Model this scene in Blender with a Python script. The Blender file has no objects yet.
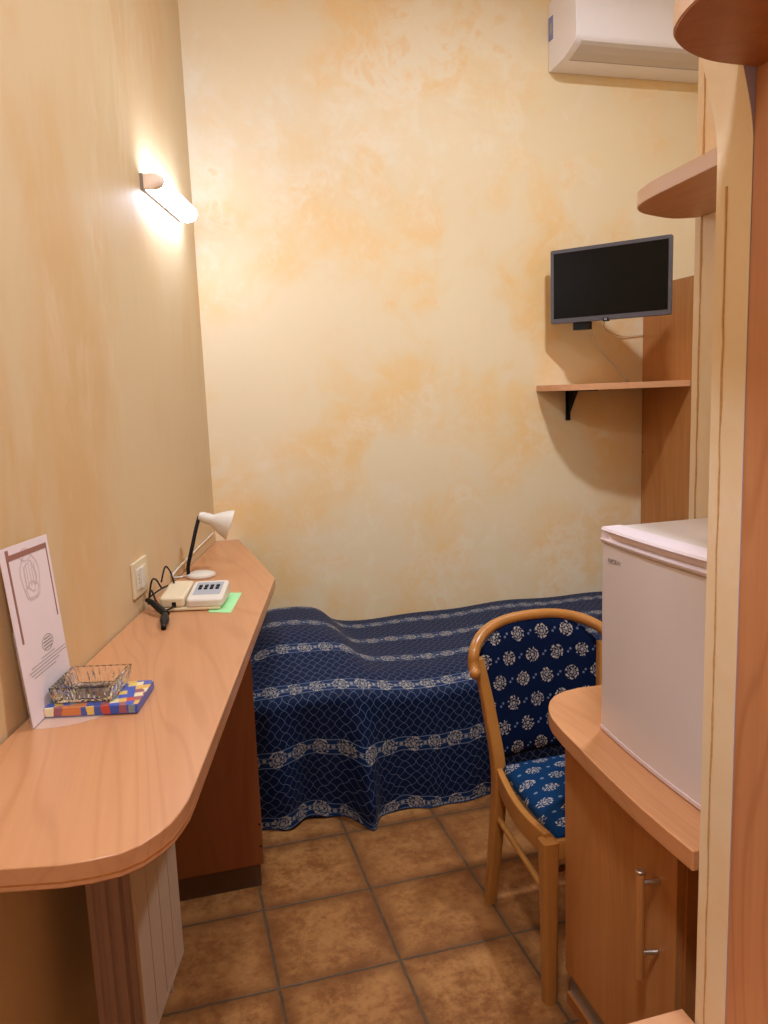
import bpy, bmesh, math, random
from math import sin, cos, pi, radians, atan2, hypot, sqrt, exp
from mathutils import Vector, Matrix
random.seed(5)
S = bpy.context.scene
C = S.collection

# ---------------------------------------------------------------- camera
CAM = dict(f=790.0, yaw=0.265995, pitch=0.152795, roll=-0.0372305, h=1.54117)
def cam_axes():
    y, p, r = CAM['yaw'], CAM['pitch'], CAM['roll']
    f = Vector((sin(y)*cos(p), cos(y)*cos(p), -sin(p)))
    r0 = Vector((cos(y), -sin(y), 0)); u0 = r0.cross(f)
    return cos(r)*r0 + sin(r)*u0, -sin(r)*r0 + cos(r)*u0, f
R_, U_, F_ = cam_axes()
cd = bpy.data.cameras.new('camera'); cam = bpy.data.objects.new('camera', cd); C.objects.link(cam)
cam.matrix_world = Matrix(((R_.x, U_.x, -F_.x, 0), (R_.y, U_.y, -F_.y, 0), (R_.z, U_.z, -F_.z, CAM['h']), (0, 0, 0, 1)))
cd.sensor_fit = 'VERTICAL'; cd.sensor_height = 24.0; cd.lens = 24.0*CAM['f']/1024.0
cd.clip_start = 0.02
S.camera = cam

# ---------------------------------------------------------------- world, exposure, lights
w = bpy.data.worlds.new('world'); S.world = w; w.use_nodes = True
w.node_tree.nodes['Background'].inputs[0].default_value = (1.0, 0.9, 0.78, 1)
w.node_tree.nodes['Background'].inputs[1].default_value = 0.0
S.view_settings.view_transform = 'Standard'; S.view_settings.look = 'None'
S.view_settings.exposure = 0.26; S.view_settings.gamma = 1.0; S.view_settings.use_curve_mapping = False
S.cycles.max_bounces = 10; S.cycles.diffuse_bounces = 6; S.cycles.transparent_max_bounces = 12
S.cycles.caustics_reflective = False; S.cycles.caustics_refractive = False
S.cycles.sample_clamp_indirect = 4.0

def lamp_light(name, loc, watts, color, size):
    l = bpy.data.lights.new(name, 'AREA'); l.shape = 'DISK'; l.energy = watts; l.color = color; l.size = size
    o = bpy.data.objects.new(name, l); o.location = loc; C.objects.link(o); return o
ROOM_LAMP = (1.40, 1.92, 3.40)
ENTRY_LAMP = (-0.05, 0.15, 3.40)
lamp_light('ceiling_lamp_light', ROOM_LAMP, 41, (.87, 0.98, 1.15), .16)
lamp_light('entry_lamp_light', ENTRY_LAMP, 42, (.90, 0.97, 1.10), .30)

# ---------------------------------------------------------------- node helpers
class V:                                     # wraps a scalar socket so that shader maths can be written as formulas
    nt = None
    def __init__(s, k): s.k = k
    @staticmethod
    def op(o, *a):
        n = V.nt.nodes.new('ShaderNodeMath'); n.operation = o
        for i, x in enumerate(a):
            if isinstance(x, V): V.nt.links.new(x.k, n.inputs[i])
            else: n.inputs[i].default_value = float(x)
        return V(n.outputs[0])
    def __add__(s, o): return V.op('ADD', s, o)
    __radd__ = __add__
    def __sub__(s, o): return V.op('SUBTRACT', s, o)
    def __rsub__(s, o): return V.op('SUBTRACT', o, s)
    def __mul__(s, o): return V.op('MULTIPLY', s, o)
    __rmul__ = __mul__
    def __truediv__(s, o): return V.op('DIVIDE', s, o)
    def lt(s, o): return V.op('LESS_THAN', s, o)
    def gt(s, o): return V.op('GREATER_THAN', s, o)
    def fract(s): return V.op('FRACT', s)
    def floor(s): return V.op('FLOOR', s)
    def sin(s): return V.op('SINE', s)
    def cos(s): return V.op('COSINE', s)
    def abs(s): return V.op('ABSOLUTE', s)
    def max(s, o): return V.op('MAXIMUM', s, o)
    def min(s, o): return V.op('MINIMUM', s, o)
    def sqrt(s): return V.op('SQRT', s)
def step(x, a, b):                            # smoothstep from a (0) to b (1)
    n = V.nt.nodes.new('ShaderNodeMapRange'); n.interpolation_type = 'SMOOTHSTEP'
    V.nt.links.new(x.k, n.inputs[0]); n.inputs[1].default_value = a; n.inputs[2].default_value = b
    if a > b:
        n.inputs[1].default_value = b; n.inputs[2].default_value = a; n.inputs[3].default_value = 1; n.inputs[4].default_value = 0
    return V(n.outputs[0])
def mixc(f, a, b, mode='MIX'):
    n = V.nt.nodes.new('ShaderNodeMix'); n.data_type = 'RGBA'; n.blend_type = mode
    for i, x in ((0, f), (6, a), (7, b)):
        if isinstance(x, V): V.nt.links.new(x.k, n.inputs[i])
        elif hasattr(x, 'is_linked') or hasattr(x, 'links'): V.nt.links.new(x, n.inputs[i])
        elif i == 0: n.inputs[0].default_value = x
        else: n.inputs[i].default_value = (*x, 1)
    return n.outputs[2]
def coords(kind='Object', scale=(1, 1, 1), rot=(0, 0, 0), loc=(0, 0, 0)):
    t = V.nt.nodes.new('ShaderNodeTexCoord'); m = V.nt.nodes.new('ShaderNodeMapping')
    m.inputs['Scale'].default_value = scale; m.inputs['Rotation'].default_value = rot; m.inputs['Location'].default_value = loc
    V.nt.links.new(t.outputs[kind], m.inputs[0]); return m.outputs[0]
def xyz(vec):
    n = V.nt.nodes.new('ShaderNodeSeparateXYZ'); V.nt.links.new(vec, n.inputs[0]); return V(n.outputs[0]), V(n.outputs[1]), V(n.outputs[2])
def comb(x, y, z=0.0):
    n = V.nt.nodes.new('ShaderNodeCombineXYZ')
    for i, q in enumerate((x, y, z)):
        if isinstance(q, V): V.nt.links.new(q.k, n.inputs[i])
        else: n.inputs[i].default_value = q
    return n.outputs[0]
def noise(vec, scale, detail=3, rough=.5, dist=0.0):
    n = V.nt.nodes.new('ShaderNodeTexNoise'); V.nt.links.new(vec, n.inputs['Vector'])
    n.inputs['Scale'].default_value = scale; n.inputs['Detail'].default_value = detail
    n.inputs['Roughness'].default_value = rough; n.inputs['Distortion'].default_value = dist
    return V(n.outputs[0])
def bump(h, strength, dist=0.01):
    n = V.nt.nodes.new('ShaderNodeBump'); n.inputs['Strength'].default_value = strength; n.inputs['Distance'].default_value = dist
    V.nt.links.new(h.k, n.inputs['Height']); return n.outputs[0]
def newmat(name):
    m = bpy.data.materials.new(name); m.use_nodes = True; V.nt = m.node_tree
    return m, m.node_tree.nodes['Principled BSDF']
def setc(b, col):
    if isinstance(col, tuple): b.inputs['Base Color'].default_value = (*col, 1)
    else: V.nt.links.new(col, b.inputs['Base Color'])
def srgb(r, g, b):
    f = lambda c: c/12.92 if c <= .04045 else ((c+.055)/1.055)**2.4
    return tuple(f(x/255) for x in (r, g, b))
def plain(name, col, rough=.5, spec=.5, metal=0.0, tint=0.04, nscale=25):
    m, b = newmat(name)
    n = noise(coords(), nscale, 3)
    setc(b, mixc(n, tuple(c*(1-tint) for c in col), tuple(min(1, c*(1+tint)) for c in col)))
    b.inputs['Roughness'].default_value = rough; b.inputs['Specular IOR Level'].default_value = spec; b.inputs['Metallic'].default_value = metal
    return m

# wood laminate; grain runs along the local z axis after rotating the object space by rot
def wood(name, light=(.50, .215, .066), dark=(.36, .125, .028), rot=(0, 0, 0), rough=.35, contrast=1.0, knots=.6, loc=(0, 0, 0)):
    m, b = newmat(name)
    v = coords(rot=rot, loc=loc)
    x, y, z = xyz(v)
    st = noise(comb(x*34, y*34, z*1.1), 1.0, 4, .6)
    fine = noise(comb(x*160, y*160, z*3.0), 1.0, 2, .6)
    big = noise(comb(x*3.0, y*3.0, z*.55), 1.0, 2, .5, .4)
    rings = (big*16.0).fract()
    ringm = step((rings-.5).abs(), .5, .30)
    ringm = 1.0-ringm
    f = (st*.75 + fine*.25 - .32)*1.7*contrast
    f = f.max(0.0).min(1.0)
    c1 = mixc(f, light, dark)
    c2 = mixc((ringm*knots*.5).min(1.0), c1, tuple(q*.92 for q in dark))
    c3 = mixc(step(big, .35, .7)*.25, c2, tuple(c*1.12 for c in light))
    setc(b, c3)
    b.inputs['Roughness'].default_value = rough; b.inputs['Specular IOR Level'].default_value = .45
    V.nt.links.new(bump(fine, .06, .002), b.inputs['Normal'])
    return m

def plaster(name, base=(.82, .675, .44), patch=(.85, .57, .25), pale=(.85, .77, .60), amount=1.0, seed=0.0, scale=1.0, stretch=1.0):
    m, b = newmat(name)
    v = coords(loc=(seed, seed*1.7, seed*.6), scale=(1, 1, 1/stretch))
    n1 = noise(v, 2.1*scale, 4, .55, .35)
    n2 = noise(v, 5.2*scale, 4, .62, .6)
    n3 = noise(v, 1.05*scale, 3, .5, .2)
    n4 = noise(v, 17*scale, 5, .65, .2)
    k = step(n1*.55+n2*.27+n3*.18, .455, .61)*amount
    c = mixc(k, base, patch)
    c = mixc(step(n3*.45+n2*.4+n4*.15, .51, .63)*.8, c, pale)
    k2 = step(n2*.6+n1*.4, .57, .62)*step(n4, .35, .60)
    c = mixc(k2*.55*amount, c, tuple(q*f for q, f in zip(patch, (1.0, .93, .80))))
    c = mixc(n4*.20, c, tuple(q*.92 for q in base))
    setc(b, c)
    b.inputs['Roughness'].default_value = .55; b.inputs['Specular IOR Level'].default_value = .3
    V.nt.links.new(bump(n4*.5+n2, .08, .01), b.inputs['Normal'])
    return m

WALL_ANG = atan2(.27, 1.0)
MAT = {}
MAT['wall'] = plaster('yellow_sponged_plaster', seed=3.3)
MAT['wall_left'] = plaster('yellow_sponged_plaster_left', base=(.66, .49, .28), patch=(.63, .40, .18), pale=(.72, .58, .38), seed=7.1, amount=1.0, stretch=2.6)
MAT['jamb'] = plaster('jamb_plaster', base=(.78, .64, .44), patch=(.78, .56, .32), pale=(.80, .69, .52), seed=11.0, scale=2.0, amount=.6)
MAT['ceiling'] = plain('ceiling_paint', (.82, .76, .66), .8)
MAT['desk'] = wood('desk_laminate', rot=(pi/2, 0, -WALL_ANG), light=(.55, .265, .122), dark=(.42, .175, .068), rough=.32, contrast=.9, knots=.8)
MAT['wood_z'] = wood('cherry_laminate_upright')
MAT['wood_dark'] = wood('cherry_laminate_shaded', light=(.44, .17, .046), dark=(.31, .10, .021), rough=.4)  # darker copy of the cherry laminate, shade put into its colour
MAT['panel_desk'] = wood('desk_support_laminate_shaded', light=(.26, .08, .022), dark=(.17, .045, .010), rough=.45)  # wood darkened for the shadow under the desk, not a darker laminate
MAT['wood_y'] = wood('cherry_laminate_along', rot=(pi/2, 0, 0), light=(.58, .28, .125), dark=(.44, .18, .07))
MAT['wood_x'] = wood('cherry_laminate_across', rot=(0, pi/2, 0), light=(.66, .345, .18), dark=(.52, .24, .11))
MAT['panel_near'] = wood('wardrobe_laminate', light=(.56, .26, .12), dark=(.41, .16, .06), knots=1.2, rough=.45, loc=(.3, .1, .4))
MAT['edge'] = wood('edge_band', light=(.66, .33, .16), dark=(.52, .23, .10), rot=(pi/2, 0, 0), knots=0)
MAT['pale_edge'] = wood('pale_edge_band', light=(.70, .50, .38), dark=(.62, .42, .30), rot=(pi/2, 0, 0), knots=0)
MAT['chair_wood'] = wood('beech_varnish', light=(.43, .18, .040), dark=(.30, .11, .020), rough=.28, contrast=.7, knots=.2)
MAT['fridge'] = plain('fridge_enamel', (.66, .60, .60), .32, tint=.015)
MAT['fridge_trim'] = plain('fridge_trim_plastic', (.70, .60, .62), .35, tint=.015)
MAT['fridge_top'] = plain('fridge_top_plastic', (.58, .51, .46), .4, tint=.015)
MAT['gasket'] = plain('gasket_grey', (.30, .26, .25), .6)
MAT['white'] = plain('white_plastic', (.68, .62, .52), .35, tint=.01)
MAT['ac'] = plain('air_conditioner_plastic', (.84, .79, .79), .4, tint=.01)
MAT['cream'] = plain('cream_plastic', (.70, .58, .38), .4, tint=.02)
MAT['rad'] = plain('radiator_enamel', (.50, .37, .27), .45, tint=.03)
MAT['rad_in'] = plain('radiator_fins', (.38, .26, .23), .5, tint=.05)
MAT['black'] = plain('black_plastic', (.009, .008, .008), .4, .15, tint=.1)
MAT['screen'] = plain('screen_black', (.007, .005, .003), .35, .08, tint=.02)
MAT['bezel'] = plain('bezel_grey', (.075, .065, .075), .4, tint=.05)
MAT['silver'] = plain('silver_print', (.6, .6, .62), .4)
MAT['grey'] = plain('grey_panel', (.36, .37, .39), .5)
MAT['darkgrey'] = plain('dark_print', (.10, .10, .11), .5)
MAT['greyprint'] = plain('grey_print', (.27, .24, .23), .5)
MAT['chrome'] = plain('brushed_steel', (.70, .66, .60), .3, metal=1.0, tint=.03)
MAT['alu'] = plain('brushed_aluminium', (.42, .40, .38), .45, metal=.6, tint=.25, nscale=60)
MAT['green'] = plain('green_paper', (.36, .74, .34), .7)
MAT['paper'] = plain('pinkish_paper', (.78, .66, .66), .6, tint=.02)
MAT['brownprint'] = plain('brown_print', (.30, .13, .09), .7, tint=.3, nscale=300)
MAT['faintprint'] = plain('faint_grey_print', (.60, .48, .47), .7, tint=.08, nscale=300)
MAT['blue'] = plain('blue_print', (.10, .13, .45), .5)
MAT['bluesticker'] = plain('blue_sticker', (.20, .24, .50), .4, tint=.3, nscale=80)
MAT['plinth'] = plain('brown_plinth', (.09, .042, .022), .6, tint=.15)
MAT['tancap'] = plain('tan_end_cap', (.88, .70, .55), .5)
MAT['violetgrey'] = plain('bluish_paint', (.46, .44, .70), .8)  # bluish paint on the entry side of the doorway wall
MAT['crack'] = plain('joint_filler', (.52, .30, .11), .8, tint=.35, nscale=120)
MAT['mattress'] = plain('mattress_ticking', (.6, .58, .55), .8)

def glass_mat(name, col=(1, 1, 1), rough=.02, mixt=.0):
    m, b = newmat(name)
    b.inputs['Base Color'].default_value = (*col, 1); b.inputs['Roughness'].default_value = rough
    b.inputs['Transmission Weight'].default_value = 1.0; b.inputs['IOR'].default_value = 1.47
    n = noise(coords(), 8, 2); V.nt.links.new(bump(n, .03, .002), b.inputs['Normal'])
    return m
MAT['glass'] = glass_mat('pressed_glass', (1.0, 1.0, .99))
m, b = newmat('clear_acrylic'); b.inputs['Base Color'].default_value = (.9, .88, .85, 1); b.inputs['Alpha'].default_value = .16; b.inputs['Roughness'].default_value = .08; MAT['acrylic'] = m
def glow(name, col, strength):
    m, b = newmat(name)
    b.inputs['Base Color'].default_value = (.85, .85, .82, 1)
    b.inputs['Emission Color'].default_value = (*col, 1); b.inputs['Emission Strength'].default_value = strength
    return m
MAT['glow'] = glow('lit_diffuser', (.82, .95, 1.26), 25.0)
MAT['glow2'] = glow('lit_globe', (1.0, .86, .72), 6.0)

# floor: terracotta tiles with dark joints
m, b = newmat('terracotta_tiles')
x, y, z = xyz(coords())
TX, TY, TS = .512, 2.213, .333
u = (x-TX)/TS; v = (y-TY)/TS
wob = noise(coords(), 22, 3, .6)
wob2 = noise(coords(loc=(5, 2, 0)), 22, 3, .6)
fu = ((u + (wob-.5)*.022).fract()-.5).abs(); fv = ((v + (wob2-.5)*.022).fract()-.5).abs()
joint = step(fu.max(fv), .485, .493)
cell = V.nt.nodes.new('ShaderNodeTexWhiteNoise'); cell.noise_dimensions = '2D'
V.nt.links.new(comb(u.floor(), v.floor()), cell.inputs['Vector'])
cv = V(cell.outputs[0])
n1 = noise(coords(), 7.0, 6, .68, .15); n2 = noise(coords(), 38, 6, .75)
edge = step(fu.max(fv)+(n2-.5)*.12, .34, .50)
tc = mixc(step(n1*.55+n2*.45, .38, .62), (.20, .070, .018), (.44, .205, .066))
tc = mixc(cv*.45, tc, (.22, .085, .026))
tc = mixc(edge*.6, tc, (.13, .045, .014))
tc = mixc(step(n2, .60, .72)*.35, tc, (.20, .085, .038))
tc = mixc(joint, tc, mixc(wob, (.045, .024, .012), (.16, .10, .055)))
setc(b, tc)
b.inputs['Roughness'].default_value = .45; b.inputs['Specular IOR Level'].default_value = .2
V.nt.links.new(bump((1.0-joint)*1.0+n2*.25, .6, .004), b.inputs['Normal'])
MAT['floor'] = m

# floral fabrics, both on UV in metres
def rosette(u, v, rad, petals=8, sharp=.22):
    # flower head: a laced centre inside a ring of small separate petals
    n_a = noise(coords('UV'), 70, 2); n_b = noise(coords('UV', loc=(.3, .7, 0)), 380, 2)
    r = (u*u+v*v).sqrt()/rad + (n_b-.5)*.22; th = V.op('ARCTAN2', v, u) + (n_a-.5)*2.4
    a = (th*(petals/6.2832)).fract()-.5
    pet = ((r-.80)*(r-.80)*27.0 + a*a*9.0)
    petm = step(pet, .80, .45)
    a2 = (th*(petals/6.2832)+.5).fract()-.5
    inner = step(((r-.46)*(r-.46)*48.0 + a2*a2*7.0), 1.0, .6)
    core = step(r, .26, .18)*.8
    return petm.max(inner*.75).max(core)*(n_b*.9+.55).min(1.0), r
m, b = newmat('chair_floral_fabric')
x, y, z = xyz(coords('UV'))
sx, sy = .080, .064
row = (y/sy).floor(); par = (row*.5).fract()*2.0
cu = ((x/sx + par*.5).fract()-.5)*sx; cvv = ((y/sy).fract()-.5)*sy
nz = noise(coords('UV'), 260, 2)
du = (nz-.5)*.006
fl, rr = rosette(cu+du, cvv+du, .0225, 8)
cu2 = ((x/sx + par*.5 + .5).fract()-.5)*sx; cv2 = ((y/sy+.0).fract()-.5)*sy
sm = step(((cu2-.004)*(cu2-.004)+(cv2-.005)*(cv2-.005)).sqrt(), .0042, .0028).max(step(((cu2+.004)*(cu2+.004)+(cv2+.003)*(cv2+.003)).sqrt(), .0042, .0028))
base = mixc(noise(coords('UV'), 900, 2), (.001, .004, .020), (.003, .010, .042))
fcol = mixc(nz, (.30, .25, .22), (.62, .54, .46))
cc = mixc(fl*.85, base, fcol)
cc = mixc(sm*.6, cc, (.20, .24, .36))
setc(b, cc); b.inputs['Roughness'].default_value = .8; b.inputs['Specular IOR Level'].default_value = .06; b.inputs['Sheen Weight'].default_value = .01
V.nt.links.new(bump(fl+noise(coords('UV'), 900, 2)*.6, .3, .002), b.inputs['Normal'])
MAT['chair_fabric'] = m
m, b = newmat('seat_floral_fabric')  # brighter copy of the chair fabric, light on the seat put into its colour
MAT['seat_fabric'] = m
x, y, z = xyz(coords('UV'))
row = (y/sy).floor(); par = (row*.5).fract()*2.0
cu = ((x/sx + par*.5).fract()-.5)*sx; cvv = ((y/sy).fract()-.5)*sy
nz = noise(coords('UV'), 260, 2); du = (nz-.5)*.006
fl, rr = rosette(cu+du, cvv+du, .0225, 8)
cu2 = ((x/sx + par*.5 + .5).fract()-.5)*sx
sm = step((cu2*cu2+cvv*cvv).sqrt(), .006, .004)
base = mixc(noise(coords('UV'), 900, 2), (.002, .020, .066), (.005, .036, .110))
cc = mixc(fl*.85, base, mixc(nz, (.33, .30, .27), (.62, .56, .48)))
cc = mixc(sm*.6, cc, (.22, .30, .40))
setc(b, cc); b.inputs['Roughness'].default_value = .8; b.inputs['Specular IOR Level'].default_value = .06; b.inputs['Sheen Weight'].default_value = .01
V.nt.links.new(bump(fl, .3, .002), b.inputs['Normal'])

m, b = newmat('bedspread_jacquard')
x, y, z = xyz(coords('UV'))
RS, FS = .2455, .083
ry = y/RS; band = ((ry+.5).fract()-.5)*RS          # distance from the nearest flower row
wv = noise(coords('UV'), 16, 2)
L = .036
a = (x/L + y/L*.9 + (((x/L - y/L*.9)*3.14159).sin())*.11 + (wv-.5)*.30)
c_ = (x/L - y/L*.9 + (((x/L + y/L*.9)*3.14159).sin())*.11 + (wv-.5)*.30)
lat = step(((a.fract()-.5).abs()), .452, .480).max(step(((c_.fract()-.5).abs()), .452, .480))
inb = step(band.abs(), .034, .029)                   # 1 inside the flower band
fx = ((x/FS).fract()-.5)*FS
nz = noise(coords('UV'), 230, 2); du = (nz-.5)*.009
fl, rr = rosette(fx+du, band+du, .032, 9)
bl = step((band.abs()-.027).abs(), .0022, .0008).max(step((band.abs()-.008).abs(), .0022, .001)*.8)
fx2 = ((x/FS+.5).fract()-.5)*FS
sml = step((fx2*fx2+band*band).sqrt(), .008, .005)
weave = noise(coords('UV'), 1100, 2)
base = mixc(weave, (.001, .005, .024), (.002, .012, .055))
bandc = mixc(weave, (.001, .011, .048), (.003, .028, .100))
c0 = mixc(inb, base, bandc)
c0 = mixc(lat*(1.0-inb)*.60, c0, (.15, .19, .28))
c0 = mixc(bl*.5, c0, (.28, .32, .40))
c0 = mixc(sml*inb*.6, c0, (.42, .40, .38))
c0 = mixc(fl*.9, c0, mixc(nz, (.22, .20, .16), (.62, .56, .45)))
setc(b, c0); b.inputs['Roughness'].default_value = .6; b.inputs['Specular IOR Level'].default_value = .14; b.inputs['Sheen Weight'].default_value = .02
b.inputs['Sheen Roughness'].default_value = .4
V.nt.links.new(bump(fl*1.0+lat*.5+weave*.5, .35, .002), b.inputs['Normal'])
MAT['spread'] = m

# mosaic cover of the booklet
m, b = newmat('mosaic_cover')
x, y, z = xyz(coords())
cell = V.nt.nodes.new('ShaderNodeTexWhiteNoise'); cell.noise_dimensions = '3D'
V.nt.links.new(comb((x*62.0+noise(coords(), 40)*1.0).floor(), (y*46.0).floor(), 0.0), cell.inputs['Vector'])
ramp = V.nt.nodes.new('ShaderNodeValToRGB'); ramp.color_ramp.interpolation = 'CONSTANT'
V.nt.links.new(cell.outputs[0], ramp.inputs[0])
cols = [(.04, .09, .42), (.75, .50, .12), (.50, .07, .05), (.06, .10, .35), (.72, .42, .10), (.30, .10, .12), (.78, .66, .40), (.20, .26, .28), (.62, .20, .06)]
el = ramp.color_ramp.elements; el[0].color = (*cols[0], 1)
for i, q in enumerate(cols[1:]):
    e = el.new((i+1)/len(cols)); e.color = (*q, 1)
setc(b, ramp.outputs[0]); b.inputs['Roughness'].default_value = .35
MAT['mosaic'] = m

# ---------------------------------------------------------------- mesh helpers
def box(bm, x0, x1, y0, y1, z0, z1):
    vs = [bm.verts.new(p) for p in ((x0, y0, z0), (x1, y0, z0), (x1, y1, z0), (x0, y1, z0), (x0, y0, z1), (x1, y0, z1), (x1, y1, z1), (x0, y1, z1))]
    for f in ((0, 3, 2, 1), (4, 5, 6, 7), (0, 1, 5, 4), (1, 2, 6, 5), (2, 3, 7, 6), (3, 0, 4, 7)): bm.faces.new([vs[i] for i in f])
    return vs
def prism(bm, poly, z0, z1, fn=None):
    fn = fn or (lambda a, b, c: (a, b, c))
    lo = [bm.verts.new(fn(p[0], p[1], z0)) for p in poly]; hi = [bm.verts.new(fn(p[0], p[1], z1)) for p in poly]
    bm.faces.new(lo[::-1]); bm.faces.new(hi); n = len(poly)
    for i in range(n): bm.faces.new((lo[i], lo[(i+1) % n], hi[(i+1) % n], hi[i]))
def rings(bm, rr, cap=True, closed=False):
    n = len(rr[0]); vv = [[bm.verts.new(p) for p in r] for r in rr]
    last = len(vv) if closed else len(vv)-1
    for k in range(last):
        A, B = vv[k], vv[(k+1) % len(vv)]
        for i in range(n): bm.faces.new((A[i], A[(i+1) % n], B[(i+1) % n], B[i]))
    if cap and not closed: bm.faces.new(vv[0][::-1]); bm.faces.new(vv[-1])
def catmull(pts, n=8):
    P = [Vector(p) for p in pts]; P = [P[0]*2-P[1]] + P + [P[-1]*2-P[-2]]; out = []
    for i in range(1, len(P)-2):
        for k in range(n):
            t = k/n; a, b_, c, d = P[i-1:i+3]
            out.append(.5*((2*b_)+(c-a)*t+(2*a-5*b_+4*c-d)*t*t+(3*b_-a-3*c+d)*t**3))
    out.append(P[-2]); return out
def tube(bm, pts, r, n=10, smooth=0, rx=None, up=None, ends=False):
    P = catmull(pts, smooth) if smooth else [Vector(p) for p in pts]
    rr = []; N = len(P); prev = None
    for i, p in enumerate(P):
        t = (P[min(i+1, N-1)]-P[max(i-1, 0)]).normalized()
        if up is not None: a = Vector(up).cross(t).normalized()
        elif prev is None:
            a = t.cross(Vector((0, 0, 1)) if abs(t.z) < .9 else Vector((1, 0, 0))).normalized()
        else: a = (prev - t*prev.dot(t)).normalized()
        prev = a; b_ = t.cross(a).normalized()
        q = r(i/(N-1)) if callable(r) else r
        q2 = (rx(i/(N-1)) if callable(rx) else rx) if rx is not None else q
        rr.append([p + a*cos(2*pi*k/n)*q2 + b_*sin(2*pi*k/n)*q for k in range(n)])
    rings(bm, rr)
def lathe(bm, prof, origin, axis=(0, 0, 1), n=32):
    ax = Vector(axis).normalized(); a = ax.orthogonal().normalized(); b_ = ax.cross(a); o = Vector(origin)
    rr = [[o + ax*h + (a*cos(2*pi*k/n)+b_*sin(2*pi*k/n))*max(r, 1e-4) for k in range(n)] for r, h in prof]
    rings(bm, rr)
def rrect(x0, x1, y0, y1, r, n=5):
    out = []
    for cx, cy, a0 in ((x1-r, y1-r, 0), (x0+r, y1-r, 90), (x0+r, y0+r, 180), (x1-r, y0+r, 270)):
        for k in range(n+1):
            a = radians(a0+90*k/n); out.append((cx+r*cos(a), cy+r*sin(a)))
    return out
def tag(o, label=None, cat=None, group=None, kind=None):
    if label: o['label'] = label
    if cat: o['category'] = cat
    if group: o['group'] = group
    if kind: o['kind'] = kind
    return o
def thing(name, label, cat, loc, group=None):
    o = bpy.data.objects.new(name, None); o.empty_display_size = .05; o.location = loc; C.objects.link(o)
    return tag(o, label, cat, group)
def world_origin(p):
    v_ = Vector((0, 0, 0))
    while p is not None: v_ += p.location; p = p.parent
    return v_
def obj(name, bm, mat, parent=None, loc=None, bevel=0, smooth=False, seg=2, label=None, subsurf=0, angle=35):
    off = world_origin(parent) if parent is not None else Vector(loc or (0, 0, 0))
    bmesh.ops.recalc_face_normals(bm, faces=bm.faces)
    for v_ in bm.verts: v_.co -= off
    me = bpy.data.meshes.new(name); bm.to_mesh(me); bm.free()
    for q in (mat if isinstance(mat, (list, tuple)) else [mat]): me.materials.append(MAT[q] if isinstance(q, str) else q)
    o = bpy.data.objects.new(name, me); C.objects.link(o)
    if parent is not None: o.parent = parent
    elif loc: o.location = loc
    if smooth:
        for p in me.polygons: p.use_smooth = True
    if bevel:
        md = o.modifiers.new('bevel', 'BEVEL'); md.width = bevel; md.segments = seg; md.limit_method = 'ANGLE'; md.angle_limit = radians(40)
        for p in me.polygons: p.use_smooth = True
        md.harden_normals = True
    elif smooth == 'auto':
        md = o.modifiers.new('split', 'EDGE_SPLIT'); md.split_angle = radians(angle)
    if subsurf:
        md = o.modifiers.new('sub', 'SUBSURF'); md.levels = subsurf; md.render_levels = subsurf
    if label: o['label'] = label
    return o
B = bmesh.new
def bx(name, mat, parent, *c, **k):
    bm = B(); box(bm, *c); return obj(name, bm, mat, parent, **k)
def struct(name, bm, mat, **k):
    o = obj(name, bm, mat, **k); o['kind'] = 'structure'; return o

WD = Vector((sin(WALL_ANG), cos(WALL_ANG), 0))      # along the left wall, away from the door
WN = Vector((cos(WALL_ANG), -sin(WALL_ANG), 0))     # out of the left wall into the room
W0 = Vector((-.35, 1.587, 0))
def WL(s, off, z): return W0 + WD*s + WN*off + Vector((0, 0, z))     # left-wall frame
def ws(x, y): return (Vector((x, y, 0))-W0).dot(WD)
def wallbox(bm, s0, s1, o0, o1, z0, z1):
    vs = [bm.verts.new(WL(s, o, zz)) for zz in (z0, z1) for s, o in ((s0, o0), (s1, o0), (s1, o1), (s0, o1))]
    for f in ((0, 3, 2, 1), (4, 5, 6, 7), (0, 1, 5, 4), (1, 2, 6, 5), (2, 3, 7, 6), (3, 0, 4, 7)): bm.faces.new([vs[i] for i in f])

# ================================================================ THE ROOM
H = 3.45
bm = B(); box(bm, -1.5, 3.0, -1.6, 3.75, -.1, 0); struct('floor', bm, 'floor')
bm = B(); box(bm, -1.5, 3.0, -1.6, 3.75, H, H+.1); struct('ceiling', bm, 'ceiling')
bm = B(); box(bm, .0, 3.0, 3.57, 3.75, 0, H); struct('wall_back', bm, 'wall')
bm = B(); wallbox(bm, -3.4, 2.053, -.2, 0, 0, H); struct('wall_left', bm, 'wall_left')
bm = B(); box(bm, 2.75, 2.9, 1.89, 3.57, 0, H); struct('wall_right', bm, 'wall')
bm = B(); box(bm, -1.5, 1.6, -1.6, -1.45, 0, H); struct('wall_front', bm, 'wall')
# block of wall behind the cabinet, its end makes the right side of the bed alcove
bm = B(); box(bm, 1.4, 2.75, -1.45, 1.89, 0, H); struct('wall_right_block', bm, 'jamb', bevel=.006)
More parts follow.
